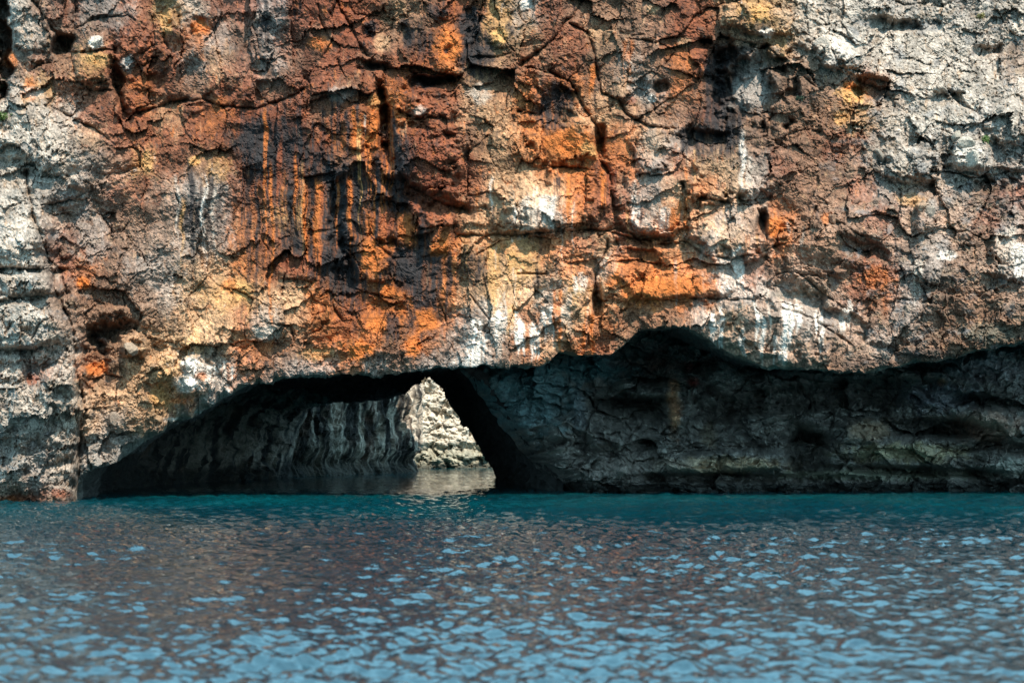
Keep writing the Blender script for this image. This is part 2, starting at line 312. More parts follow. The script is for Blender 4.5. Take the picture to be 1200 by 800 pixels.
# ------------------------------------------------------------------ the cliff face: large form
def blend_pts(px, py, pts, sig):
    num = np.zeros(px.shape, f4); den = np.full(px.shape, 1e-6, f4)
    for (x, y, v) in pts:
        w_ = np.exp(-((px - x) ** 2 + (py - y) ** 2) / (2 * sig * sig)).astype(f4) + f4(1e-6)
        num += w_ * v; den += w_
    return num / den
DEPTH = [(-60,0,55.5),(0,60,54.5),(60,40,53.6),(0,140,52.6),(60,170,52.6),(140,200,53.2),(-60,300,52.6),(60,300,52.6),(100,250,52.8),(100,400,51.8),(100,550,51.1),(200,60,53.9),(200,300,52.9),(180,450,52.2),
 (250,440,52.1),(300,0,54.3),(300,200,53.4),(330,430,52.4),(400,100,53.8),(400,300,53.2),(450,430,52.5),(500,180,53.1),(550,20,54.2),(600,300,53),(600,420,52.4),(650,100,53.7),(700,0,54.8),(750,250,53.2),(760,370,52.9),
 (800,100,54),(880,100,54.4),(870,20,54.0),(900,270,53.2),(900,400,52.5),(1000,0,57.2),(1000,150,55),(1000,300,53.6),(1050,420,53),(1100,0,58.6),(1100,150,56.2),(1150,250,54.8),(1150,350,53.8),(1200,0,59.6),(1200,200,56),
 (1200,400,53.2),(1260,0,60.5),(1260,200,57),(1260,400,53.2)]
BUT = [(200,26),(250,40),(300,52),(340,64),(380,80),(430,92),(480,95),(540,92),(590,88)]     # right edge of the pale buttress: py, px
# forms pushed out (+) or hollowed (-): px,py,rx,ry,angle,height m,edge sharpness
FORMS = [(495,180,46,56,0,.62,3),(35,28,24,42,-15,.35,4),(112,78,24,22,0,.38,4),(112,50,10,9,0,.25,3),(72,55,9,12,20,-.7,2),(140,110,7,34,-12,-.6,2),(240,70,70,52,-10,.32,3),(60,165,80,34,25,.25,3),
 (60,225,45,16,5,.2,3),(155,405,16,12,0,.75,2),(128,392,24,18,0,-.7,2),(110,418,12,18,0,-.5,2),(135,372,34,12,-5,.35,2),(265,372,25,20,0,.15,2),(345,313,24,16,0,.3,3),(437,302,24,24,0,.34,4),(475,272,13,25,0,.3,4),(450,262,12,22,0,.22,4),
 (516,282,16,18,0,.28,4),(408,315,9,32,0,-.4,2),(396,260,9,60,0,-.3,2),(343,270,6,46,0,-.08,2),(364,260,5,60,0,-.07,2),(420,250,5,50,0,-.1,2),(452,155,8,44,-6,-.8,2),(475,222,30,10,25,-.5,2),(530,245,30,8,10,-.35,2),
 (508,97,26,9,-5,-.7,2),(438,78,14,6,0,-.45,2),(425,150,26,24,0,.3,4),(434,38,8,9,0,-.3,2),(475,40,6,14,0,-.25,2),(524,60,5,5,0,-.15,2),(660,168,38,28,0,.32,5),(703,165,6,14,0,-.6,2),(650,125,22,16,0,-.35,2),(645,238,50,34,0,.34,5),
 (640,250,95,24,0,.16,4),(600,340,70,60,0,.12,4),(663,345,30,55,0,.2,4),(700,348,5,16,0,-.5,2),(765,172,24,28,0,.22,4),(770,235,45,42,0,.38,5),(768,283,36,8,5,-.45,2),(752,297,20,6,0,-.25,3),(800,330,58,20,0,.3,5),(725,328,26,24,0,.18,4),
 (860,262,45,36,5,.34,5),(855,205,46,28,0,.36,5),(893,262,6,14,10,-.7,2),(880,100,40,42,0,-.55,3),(925,135,20,40,15,.25,3),(890,25,50,16,10,.4,3),(820,160,34,10,0,-.5,2),(835,100,14,40,0,-.3,2),(752,105,16,24,-15,-.15,3),(775,103,8,6,0,-.3,2),
 (910,265,14,22,0,.25,3),(955,290,45,34,10,.3,3),(1010,290,26,10,15,-.35,2),(1010,265,26,16,12,.35,3),(985,55,26,26,0,.45,3),(1022,102,20,16,20,-.55,3),(1000,75,50,14,25,.4,3),(1135,178,32,22,8,.38,2),(1110,188,8,18,0,-.4,2),(1160,205,40,10,0,-.35,2),
 (1060,190,30,22,0,.4,3),(1050,30,30,8,0,-.5,2),(1155,60,12,8,0,-.5,2),(1112,118,16,10,20,-.45,2),(1180,150,22,26,0,.4,3),(1160,220,50,8,0,-.3,2),(1085,252,12,22,0,.4,3),(910,385,62,34,8,.34,4),(980,370,45,10,30,-.28,2),(945,352,40,14,25,-.2,2),
 (1075,340,12,50,8,.2,2),(1185,300,22,34,0,.35,3),(1120,330,40,30,0,.2,2),(30,480,40,40,0,.4,3),(70,450,18,22,0,.4,3),(72,462,14,8,0,-.3,2),(25,333,30,16,0,.3,4),(46,333,15,12,0,.22,4),(40,385,40,28,-10,.25,3),(25,262,30,44,10,.2,3),(10,318,60,4,0,-.35,2),(20,352,50,4,-8,-.3,2),
 (20,412,40,5,0,-.3,2),(38,440,10,10,0,-.15,2),(60,545,40,6,-12,-.25,2),(30,560,30,18,0,.2,2),(225,440,26,20,-12,.25,4),(5,45,9,60,0,-1.6,4),(150,480,40,26,-20,.25,2),(190,430,24,20,0,.2,2),(585,38,16,16,0,.25,3),(525,58,24,24,0,.2,3),(552,45,9,26,0,-.25,2)]
# open joints: width px, depth m, points
CRACKS = [(3.5,.6,(38,0),(48,14),(60,30),(72,50),(80,62)),(4,.6,(88,0),(85,25),(81,55),(88,85)),(3.5,.5,(133,55),(134,85),(137,108),(150,140)),(2,.35,(85,63),(108,60),(132,57)),(2,.3,(95,105),(115,107),(133,106)),(2,.3,(85,33),(115,22),(150,18),(160,25)),
 (2.5,.45,(150,136),(180,127),(210,118),(235,115),(262,126),(300,127),(335,115),(355,105)),(2.5,.45,(395,0),(408,25),(420,50),(430,65)),(1.8,.35,(372,5),(378,30),(386,45)),(4,.6,(447,105),(453,140),(452,170),(460,190),(480,218),(520,240),(548,247)),
 (3,.5,(485,85),(500,100),(520,97),(540,88)),(3.5,.6,(682,0),(665,22),(650,45),(630,60),(612,78)),(2.5,.5,(668,28),(690,40),(697,65),(702,95),(707,110),(725,117),(735,135),(760,148),(790,150)),(2.5,.5,(618,79),(650,88),(670,97),(680,118),(700,150),(704,165),(700,185),(715,205),(718,240)),
 (2,.35,(605,130),(632,135),(640,125)),(1.6,.3,(635,199),(665,197),(700,200)),(2.2,.45,(536,276),(600,276),(650,272),(690,270),(720,272),(760,288),(805,284)),(1.8,.35,(697,357),(700,320),(712,280)),(2.2,.4,(748,307),(785,310)),(2.4,.45,(810,288),(828,301),(855,303),(900,293)),
 (2.6,.5,(800,214),(806,228),(830,233),(860,239),(885,240),(902,232)),(3,.5,(888,245),(894,260),(897,280)),(1.8,.35,(810,350),(860,350),(890,352)),(1.8,.4,(900,292),(930,284),(948,268),(958,242)),(2,.35,(988,262),(1005,275),(1045,282)),(2,.4,(940,323),(962,342),(990,362)),
 (2,.35,(915,360),(950,372),(985,395),(1000,405)),(2.2,.4,(30,240),(60,240),(90,231),(106,222)),(2,.35,(60,125),(90,142),(110,150),(132,168)),(2,.35,(20,215),(40,258)),(2,.4,(0,316),(30,317),(50,315)),(2,.4,(0,352),(25,348),(48,340)),(2,.4,(0,410),(32,412)),(1.6,.3,(30,343),(34,330),(50,322)),
 (1.6,.3,(10,385),(15,375),(35,365),(52,360)),(1.6,.3,(38,400),(45,380),(62,372)),(1.6,.35,(340,290),(335,320),(328,345)),(2,.4,(405,300),(398,320),(392,360),(400,375)),(1.6,.3,(415,338),(440,346),(460,350)),(2,.35,(440,285),(460,302),(482,302)),
 (1.8,.3,(570,0),(562,30),(548,66),(580,68),(600,62)),(1.6,.3,(455,138),(490,140),(520,136)),(1.6,.3,(752,150),(744,165),(746,190),(755,200)),(1.6,.3,(780,75),(790,58),(770,50),(735,45)),(1.6,.3,(560,300),(572,290),(597,280)),(1.8,.3,(845,42),(880,52),(905,60),(935,85),(960,105)),
 (2,.3,(905,180),(920,160),(940,150),(960,155)),(1.5,.3,(300,0),(295,30),(305,60)),(1.6,.3,(210,20),(213,60),(205,85)),(1.6,.3,(178,20),(180,50),(165,62)),(1.6,.3,(315,380),(340,382),(345,400)),(1.6,.3,(550,345),(575,375)),(1.5,.3,(605,320),(640,322)),
 (2,.4,(1045,0),(1060,6),(1085,4)),(1.5,.3,(1100,150),(1130,165),(1150,160)),(2,.35,(1118,200),(1150,207),(1190,200)),(1.6,.3,(980,30),(970,50),(985,80),(1010,85))]
CRACKS.append((4.0, .9) + tuple((x + (4, -3, 5, 0)[i % 4], y) for i, (y, x) in enumerate(BUT)))
SEEDS = np.array([float(v) for v in """
35,30,22,45 62,15,18,25 105,15,30,22 110,45,30,15 112,78,26,22 150,85,22,30 165,50,20,40 195,70,22,45 235,85,28,45 275,70,22,60 215,20,40,18 45,105,35,20 120,130,28,30 75,115,25,22
60,165,70,35 20,200,25,50 100,190,45,25 190,150,35,22 240,145,28,25 285,150,25,30 210,190,30,22 60,225,40,18 85,260,40,28 140,235,35,30 20,265,30,40 25,330,28,16 45,330,15,12 15,375,22,22 45,385,25,22
60,360,18,20 20,430,22,20 55,430,20,25 75,455,18,25 30,480,35,28 70,510,22,28 25,540,28,22 65,560,22,22 20,575,22,16 180,260,30,45 225,240,16,35 255,250,22,40 285,290,25,40 130,310,35,30 185,335,35,28
120,365,35,28 150,410,22,18 115,420,22,22 115,475,25,35 150,480,25,25 190,420,22,28 200,380,25,25 250,370,30,28 230,430,30,22 275,425,28,16 200,460,25,20 160,520,30,16 320,60,25,55 360,50,22,45 385,90,25,35
345,110,22,20 430,40,30,30 415,75,25,22 470,50,28,22 515,60,25,28 575,40,22,30 540,20,25,20 445,15,30,12 500,95,30,16 310,165,15,40 340,165,22,30 390,120,28,22 425,145,28,24 410,170,25,14 370,180,20,25
500,120,35,18 565,115,28,28 495,180,42,48 545,150,25,30 530,210,22,25 320,240,25,45 350,260,10,45 375,250,18,45 400,250,10,40 420,250,12,45 345,315,25,18 375,330,14,28 435,300,25,25 410,315,10,22 450,265,16,24
475,270,16,25 500,250,22,15 515,280,18,16 490,320,22,25 455,340,14,10 425,350,25,15 350,360,30,22 310,380,20,16 335,400,25,20 390,380,22,22 430,380,20,20 400,415,28,18 465,390,22,20 500,370,22,28 535,345,20,30
560,350,16,40 585,340,18,40 510,415,20,16 550,395,20,20 470,420,22,14 600,25,20,25 615,15,14,14 635,30,22,25 665,55,25,35 700,18,25,18 695,55,16,22 640,65,20,14 720,75,22,35 755,75,22,35 765,25,40,22
790,65,22,22 815,50,22,25 780,95,22,22 740,115,18,18 630,105,20,22 610,140,18,30 565,200,22,35 590,180,14,30 665,165,38,32 690,105,18,30 720,150,18,12 725,180,18,22 625,150,12,30 765,172,25,28 800,130,22,22
645,235,45,35 580,240,28,25 560,270,25,12 700,235,14,30 730,225,16,30 770,240,35,30 825,230,22,25 840,200,35,25 870,270,35,22 840,270,25,30 620,300,30,22 680,275,16,10 660,300,22,22 730,325,28,25 720,295,30,15
800,330,55,20 780,300,25,12 690,320,10,25 610,335,14,25 665,345,25,28 625,375,20,25 640,400,22,20 690,380,20,30 725,375,25,20 700,400,25,15 780,365,40,15 880,100,38,45 850,70,18,25 835,130,18,30 925,140,22,35
945,175,25,22 900,190,28,20 880,40,28,18 930,30,22,28 880,320,18,16 875,380,40,25 930,395,28,28 905,360,25,12 945,350,28,25 975,390,25,22 1020,400,30,22 985,55,28,28 965,25,25,22 1020,100,22,20 1010,30,25,25
1080,60,40,35 1150,40,40,30 1075,110,45,30 1130,95,30,22 1180,100,25,30 1000,130,25,22 1050,150,35,25 1135,180,25,20 1180,165,22,25 1100,170,22,22 1060,195,25,22 1000,180,22,22 970,220,30,25 1020,230,28,22
1085,245,22,25 1130,230,30,22 1180,240,25,35 930,245,28,22 950,290,35,28 1015,270,25,16 1045,300,22,22 1090,300,22,28 1130,320,28,28 1180,310,20,35 1000,330,28,22 1030,345,22,22 1070,350,22,28 1110,370,28,22
1160,370,28,22 1070,395,28,18 5,45,9,60 1190,20,20,20 1190,400,20,15 1130,400,25,15 10,140,20,20
""".replace(',', ' ').split()]).reshape(-1, 4)
rng = np.random.RandomState(5)
def nearest_seed(px, py):
    wx = px + 9 * fbm(px / 34, py / 34, 4, 201, .6); wy = py + 9 * fbm(px / 34, py / 34, 4, 211, .6)
    b1 = np.full(px.shape, 1e9, f4); b2 = np.full(px.shape, 1e9, f4); idx = np.zeros(px.shape, np.int32)
    for i, (x, y, sx, sy) in enumerate(SEEDS):
        d = np.hypot((wx - x) / sx, (wy - y) / sy).astype(f4)
        n = d < b1
        b2 = np.where(n, b1, np.minimum(b2, d)); b1 = np.where(n, d, b1); idx[n] = i
    return idx, b1, b2
S_OFF = (rng.rand(len(SEEDS)) - .5) * .46
S_TX = (rng.rand(len(SEEDS)) - .5) * .016; S_TY = (rng.rand(len(SEEDS)) - .5) * .018
def seg_dist(px, py, a, b):
    ax, ay = a; bx, by = b
    t = np.clip(((px - ax) * (bx - ax) + (py - ay) * (by - ay)) / ((bx - ax) ** 2 + (by - ay) ** 2 + 1e-9), 0, 1)
    return np.hypot(px - ax - t * (bx - ax), py - ay - t * (by - ay))
def crack_field(px, py, cracks, wob):
    h = np.zeros(px.shape, f4)
    X = px + wob; Y = py + wob * .7; vary = fbm(px / 18, py / 18, 3, 195)
    for c in cracks:
        wd, dp = c[0], c[1]
        for a, b in zip(c[2:-1], c[3:]):
            m = 3 * wd + 10
            sel = (px > min(a[0], b[0]) - m) & (px < max(a[0], b[0]) + m) & (py > min(a[1], b[1]) - m) & (py < max(a[1], b[1]) + m)
            if sel.any():
                d = seg_dist(X[sel], Y[sel], a, b)
                wv = wd * (.30 + .75 * np.clip(.5 + 1.3 * vary[sel], 0, 1.6))
                h[sel] = np.maximum(h[sel], dp * (.35 + .8 * np.clip(.5 + vary[sel], 0, 1)) * np.exp(-(d / wv) ** 1.3))
    return h
def form_field(px, py, forms, warp):
    h = np.zeros(px.shape, f4)
    for (x, y, rx, ry, ang, ht, sh) in forms:
        r = 1.6 * max(rx, ry) + 6
        sel = (np.abs(px - x) < r) & (np.abs(py - y) < r)
        if not sel.any(): continue
        a = math.radians(ang); dx = px[sel] - x; dy = py[sel] - y
        u = (dx * math.cos(a) + dy * math.sin(a)) / rx; v = (-dx * math.sin(a) + dy * math.cos(a)) / ry
        d = (np.abs(u) ** 2.6 + np.abs(v) ** 2.6) ** (1 / 2.6) + warp[sel] * (1 if ht > 0 else 1.7)
        h[sel] += ht * (1.6 if ht > 0 else 1.8) * np.exp(-np.clip(d, 0, 3) ** (2 * sh))
    return h
def face_depth(px, py):
    """metres from the camera's plane to the rock at photo ray (px, py), block id and joint distance"""
    cx = np.clip(px, -60, 1260); cy = np.clip(py, -40, 600)
    D = blend_pts(cx, cy, DEPTH, 62)
    xb = np.interp(cy, [b[0] for b in BUT], [b[1] for b in BUT]) + 20 * fbm(px / 46, py / 40, 4, 301, .5)
    Db = 50.75 - .8 * sstep(220, 420, cy) + .35 * sstep(520, 590, cy) + ((px - 40) / 60) ** 2 * .25
    mb = (1 - sstep(-9, 26, px - xb)) * sstep(190, 290, cy)
    D = lerp(D, Db, mb)
    D = D + np.maximum(0, -40 - py) * .012
    rub = np.clip(blend_pts(cx, cy, [(40,165,.7),(40,300,.8),(40,480,1),(150,260,.6),(130,380,.8),(150,480,.9),(230,250,.4),(100,60,.5),(230,80,.25),(300,60,.35),(300,200,.5),(350,250,.4),(400,120,.5),(440,300,.4),(480,180,.7),(420,400,.6),
          (580,330,.3),(640,200,.2),(640,280,.3),(700,60,.6),(760,60,.5),(760,200,.35),(800,330,.25),(860,220,.25),(880,100,.25),(880,270,.25),(910,390,.2),(960,60,1),(1050,80,1),(1150,100,1),(1050,200,1),(1150,250,1),(950,200,.7),(950,290,.5),
          (1040,330,.8),(1150,350,.95),(1070,410,.9),(720,390,.7)], 48), 0, 1)
    # fine relief works in cliff metres
    X = px * f4(.0318); Z = -py * f4(.0318)
    wp = fbm(X * .9, Z * .9, 4, 401, .55); wq = fbm(X * .9 + 9, Z * .9, 4, 411, .55)
    idx, b1, b2 = nearest_seed(px, py)
    inframe = (px > -30) & (px < 1230) & (py > -20)
    sx_, sy_ = SEEDS[idx, 0], SEEDS[idx, 1]
    blk = S_OFF[idx] + S_TX[idx] * np.clip(px - sx_, -50, 50) + S_TY[idx] * np.clip(py - sy_, -50, 50) - .15 * np.exp(-((b2 - b1) / .05) ** 2) * sstep(-.15, .3, wq)
    h = blk * np.where(inframe, 1, 0)
    h += form_field(px, py, FORMS, .45 * wp + .55 * fbm(X * 1.6, Z * 1.6, 4, 421, .5))
    h -= crack_field(px, py, CRACKS, 5 * wq + 2.2 * fbm(X * 4, Z * 4, 3, 431))
    h += .30 * fbm(X * .45, Z * .45, 3, 441) + .10 * wp
    Xw = X + .35 * wp; Zw = Z + .35 * wq
    wf = fbm(X * 3.5, Z * 3.5, 4, 451, .6); wg = fbm(X * 3.5 + 7, Z * 3.5, 4, 461, .6)
    Xw = Xw + .20 * wf; Zw = Zw + .16 * wg
    p1 = sstep(-.25, .25, fbm(X * .33, Z * .33, 3, 471)); p2 = sstep(-.15, .30, fbm(X * .45 + 8, Z * .45, 3, 473)); p3 = sstep(-.2, .3, fbm(X * .6 + 3, Z * .6, 3, 475))
    p4 = sstep(.0, .35, fbm(X * .5 + 5, Z * .5, 3, 477))
    k2 = .25 + .75 * np.maximum(p2, rub * .7); k3 = .25 + .75 * np.maximum(p3, rub * .6)
    h += (.40 + .6 * rub) * (.4 + .8 * p1) * facets(Xw * .55 + Zw * .15, Zw * .8 - Xw * .2, 499, .22, .45, .0, .04)
    h += (.30 + .5 * rub) * (.3 + .8 * p2) * facets(Xw * 1.15, Zw * 1.0 + Xw * .3, 501, .11, .30, .0, .04)
    h += (.22 + .75 * rub) * k2 * facets(Xw * 2.5 + .3 * wq, Zw * 2.7 - Xw * .7, 511, .06, .20, .0, .05)
    h += (.16 + .8 * rub) * k3 * facets(Xw * 5.6 + Zw * 1.2, Zw * 5.6 + .2 * wp, 521, .034, .11, .0, .08)
    h += (.10 + .8 * rub) * k3 * facets(X * 11 + wp + wf, Z * 13 + wq + wg, 531, .016, .05, .0, .15)
    h += (.24 + .55 * rub) * k2 * (.15 * (ridged(X * 1.5 + wq + Z * .4, Z * 1.9 + wp, 6, 541, .62) - .72))
    sharp = ridged(X * .5 + .5 * wp + Z * .25, Z * .9 + .5 * wq, 3, 545, .5)          # occasional hairline breaks
    h -= .16 * sstep(.95, .99, sharp) * p4
    terr = fbm(X * .55 + Z * .2, Z * .8, 4, 547, .5) * 7; fr = terr - np.floor(terr)   # broken ledges
    h += .07 * (np.floor(terr) + sstep(.0, .22, fr)) * (.3 + .7 * p4) * (.5 + .5 * rub)
    h += .028 * fbm(X * 9, Z * 7, 3, 551, .75) * (.5 + .8 * rub) * (.5 + .7 * p3)
    # dripstone fluting where water runs down the orange wall
    flute = np.clip(blend_pts(cx, cy, [(320,220,1),(400,260,1),(440,320,.8),(500,340,.6),(640,230,.7),(600,330,.8),(660,350,.5),(850,220,.7),(780,250,.8),(240,260,1),(910,390,.7),(100,150,0),(100,400,0),(700,60,.2),(500,60,.1),(1080,120,0),(1080,320,.4)], 40), 0, 1)
    h += flute * .09 * (ridged(X * 3.4 + .6 * wp, Z * .5, 3, 561) - .7)
    return D - h * .95, idx, inframe

# ------------------------------------------------------------------ the cliff mesh: face, lip and underside in one sheet, cut into its blocks
LIP = [(-420,640),(60,640),(82,612),(88,590),(93,560),(100,553),(140,541),(165,521),(200,500),(222,492),(250,475),(272,462),(292,452),(320,447),(350,441),(385,440),(420,437),(460,441),(500,434),(530,432),(560,430),(575,431),(600,431),(630,428),(643,424),(655,413),
       (690,416),(718,414),(733,402),(745,391),(765,386),(790,384),(815,388),(830,396),(845,409),(870,421),(900,431),(930,433),(962,434),(1000,437),(1035,432),(1060,427),(1115,419),(1160,410),(1200,402),(1260,402),(1640,425)]
BEV = [(-420,2),(90,3),(110,7),(160,11),(220,13),(300,9),(340,4),(420,3),(540,3),(640,3),(740,3),(830,3),(960,4),(1100,5),(1260,5)]    # height in px of the shaded bevel above the lip
UND = [(-420,3),(90,3.0),(300,4.5),(560,5.2),(600,8.0),(730,9.2),(745,11),(830,11),(850,9.4),(1000,8.5),(1100,7.6),(1260,7)]      # how far the underside runs back, metres
step = 1.15
cols = np.concatenate([np.arange(-420, -32, 9.0), np.arange(-32, 1232, step), np.arange(1234, 1640, 9.0)]).astype(f4)
NF, NO, NB, NU = 410, 46, 10, 44
lip = interp_pts(LIP, cols) + (4.0 * fbm(cols / 18, cols * 0, 5, 601, .5) + 4 * (worley(cols / 26, cols * 0, 603)[2] - .5)) * sstep(95, 190, cols)
bev = np.maximum(interp_pts(BEV, cols) * (.35 + 2.0 * fbm(cols / 20, cols * 0 + 3, 4, 611, .45)) * (1 + .8 * np.exp(-((cols - 235) / 70) ** 2)), .6)
TOPPY = interp_pts([(-420,-150),(300,-80),(700,-60),(1000,-48),(1640,-44)], cols) + 14 * fbm(cols / 70, cols * 0 + 9, 4, 621)
t_out = np.linspace(0, 1, NO, endpoint=False)
t_in = np.linspace(0, 1, NF)
py_out = TOPPY[None, :] + (-30 - TOPPY[None, :]) * t_out[:, None]
kern = np.exp(-(np.arange(-60, 61) / 26.0) ** 2); kern /= kern.sum()
lip_s = np.convolve(np.pad(lip - bev, 60, 'edge'), kern, 'valid')           # rows follow the smooth trend of the lip; only the last rows take its ragged outline
py_in = -30 + (lip_s + 30)[None, :] * t_in[:, None] + (lip - bev - lip_s)[None, :] * t_in[:, None] ** 9
PY = np.concatenate([py_out, py_in], 0).astype(f4)
PX = np.broadcast_to(cols[None, :], PY.shape).astype(f4).copy()
D, idx, inframe = face_depth(PX, PY)
hlip = (lip - bev)[None, :] - PY
D = D + .10 * np.exp(-(np.maximum(hlip, 0) / 7)) ** 2
Vf = ray(PX, PY, D)
Cf = face_color(PX, PY)
# bevel and underside rows, in metres behind the lip edge
edge = Vf[-1]
nr_face = PY.shape[0]
und = interp_pts(UND, cols)
sB = np.linspace(0, 1, NB + 1)[1:]; sU = np.linspace(0, 1, NU + 1)[1:]
rowsV, rowsC, rowsP = [], [], []
D_in = edge[:, 1] + .95
for s in sB:
    Dd = edge[:, 1] + .95 * s ** 1.2
    pyv = (lip - bev) + bev * s
    rowsV.append(ray(cols, pyv, Dd)); rowsP.append(pyv)
inner = rowsV[-1]
for s in sU:
    v = inner.copy(); v[:, 1] += und * s
    v[:, 2] += .38 * math.sin(min(s * 1.6, 1) * math.pi / 2); rowsV.append(v); rowsP.append(lip + 0 * s)
Vu = np.array(rowsV)
aX, aY = Vu[..., 0].copy(), Vu[..., 1].copy(); pyu_ = np.array(rowsP)
wpu = fbm(aX * .9, aY * .9, 4, 631)
hu = .5 * facets(aX * 1.1 + wpu * .4, aY * 1.3, 641, .12, .3, .08, .08) + .8 * facets(aX * 3 + wpu, aY * 3.3, 651, .06, .15, .05, .1) + .25 * wpu
fade = np.concatenate([sB ** 1.0 * .5, np.linspace(.5, 1, NU)])[:, None]
vv = pyu_ * .033 + aX * .2; hb = .30 * fbm(aX * 1.3, vv * 1.3, 4, 655, .55) + .18 * facets(aX * 1.7 + wpu, vv * 2.0, 657, .35, .6, .1, .08) + .05 * facets(aX * 4 + wpu, vv * 5, 659, .3, .4, 0, .1)
Vu[..., 1] -= hb * (1.1 - fade) * np.minimum(fade * 9, 1); Vu[..., 2] -= .25 * hb * np.minimum(fade * 3, 1) * (1.1 - fade)
Vu[..., 2] -= hu * fade * .8
pyu = np.array(rowsP)
cu = face_color(np.broadcast_to(cols, pyu.shape).astype(f4).copy(), (pyu + 2).astype(f4))
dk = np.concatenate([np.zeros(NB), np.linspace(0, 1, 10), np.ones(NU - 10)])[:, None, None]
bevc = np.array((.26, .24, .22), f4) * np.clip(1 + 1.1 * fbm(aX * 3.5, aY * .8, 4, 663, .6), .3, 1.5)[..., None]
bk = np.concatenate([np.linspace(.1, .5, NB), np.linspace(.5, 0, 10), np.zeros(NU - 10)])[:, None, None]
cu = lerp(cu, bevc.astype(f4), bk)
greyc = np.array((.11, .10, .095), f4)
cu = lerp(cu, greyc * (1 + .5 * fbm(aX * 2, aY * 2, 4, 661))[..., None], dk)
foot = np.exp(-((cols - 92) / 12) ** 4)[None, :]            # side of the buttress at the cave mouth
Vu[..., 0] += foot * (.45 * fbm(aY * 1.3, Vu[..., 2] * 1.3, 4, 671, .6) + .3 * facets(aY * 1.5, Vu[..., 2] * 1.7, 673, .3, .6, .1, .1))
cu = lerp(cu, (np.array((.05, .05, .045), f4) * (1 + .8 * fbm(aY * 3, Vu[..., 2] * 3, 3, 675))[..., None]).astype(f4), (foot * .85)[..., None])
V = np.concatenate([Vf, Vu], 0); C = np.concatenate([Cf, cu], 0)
NR, NC = V.shape[:2]
ids = np.where(inframe, idx, -1)
ids = np.concatenate([ids, np.broadcast_to(ids[-1], (NB, NC)), np.full((NU, NC), -2)], 0)
Q = grid_quads(NR, NC)
fid = ids.ravel()[Q[:, 0]]
Vr, Cr = V.reshape(-1, 3), C.reshape(-1, 3)
def sub_mesh(name, sel, mat, parent=None, origin=True):
    q = Q[sel]; u, inv = np.unique(q, return_inverse=True)
    v = Vr[u]; org = np.zeros(3)
    o = mesh_from(name, v, inv.reshape(-1, 4), mat, Cr[u], parent)
    return o
cliff = sub_mesh('cliff', fid == -1, M_ROCK)
tag(cliff, 'tall limestone sea cliff stained rust orange, red and black above the sea cave', 'cliff', kind='structure')
for k in range(len(SEEDS)):
    s = fid == k
    if s.sum() > 30: sub_mesh('rock_block', s, M_ROCK, cliff)
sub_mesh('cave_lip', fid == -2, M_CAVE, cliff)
# the top and the back of the headland, so that the cave lies inside a mass of rock
tcol = np.arange(0, NC, 6); tr = Vf[0][tcol]
rows = [tr]
for yb, zb in ((3, .6), (8, 1.0), (13, 0), (18, -.5), (21.5, -1), (23, -1.8), (23.5, -14)):
    v = tr.copy(); v[:, 1] += yb; v[:, 2] += zb + 1.6 * fbm(v[:, 0] * .2, v[:, 1] * .2, 4, 671); rows.append(v)
tv = np.array(rows); tc_ = np.broadcast_to(np.array(PAL['P'], f4) * .8, tv.shape).copy()
mesh_from('headland_top', tv.reshape(-1, 3), grid_quads(len(rows), len(tcol)), M_ROCK, tc_.reshape(-1, 3), cliff)

# ------------------------------------------------------------------ the shaded wall under the overhang, right of the cave mouth
RD = [(560,430,56.4),(620,440,58.4),(650,560,57.7),(700,430,60.4),(700,490,58.4),(700,560,57.9),(785,400,62.5),(785,440,60.8),(800,490,58.8),(800,550,57.5),(850,570,57.3),(900,440,60.8),(900,490,58.8),(900,545,57.5),(960,460,60),(960,520,58.0),(1000,440,60),(1000,560,57.8),
 (1080,440,59.2),(1080,490,58.6),(1080,535,58.3),(1150,420,58.4),(1160,470,58.0),(1160,520,58.6),(1200,560,58.3),(1260,430,58.4),(1260,550,57.8)]
RFORM = [(1000,462,110,16,-4,-.8,2),(900,470,60,12,-8,-.5,2),(945,528,20,24,0,-.7,2),(1105,502,56,9,4,-.8,2),(740,477,46,9,4,-.6,2),(1150,470,40,8,6,-.5,2),(860,560,120,5,0,-.4,2),(1080,552,110,5,2,-.5,2),(830,480,60,12,10,-.4,2),(855,541,80,13,-3,.75,3),(790,540,30,10,25,.2,3),(948,532,22,22,0,-.6,2),(1070,528,95,18,4,.4,3),(1175,497,38,20,12,.7,3),(1180,545,34,16,10,.6,3),(1020,508,40,20,25,.2,3),(755,456,32,9,6,.7,4),(745,472,40,6,0,-.5,2),(600,490,16,60,-33,.35,3),(640,500,20,60,-30,.3,3),
 (680,470,12,30,-15,.3,3),(795,470,16,40,-12,.5,3),(850,440,24,20,20,.45,3),(850,470,30,10,0,.3,3),(1090,455,40,22,-5,.4,3),(1150,440,50,26,-15,.5,3),(930,480,60,22,-10,.35,3),(720,520,34,24,20,.15,3),(1120,500,26,10,0,-.5,2),(1000,485,40,10,-10,-.35,2),(890,425,60,10,0,-.4,2),(700,520,8,8,0,.3,3),(1050,550,120,8,0,.15,2),(1150,522,30,5,-10,-.4,2)]
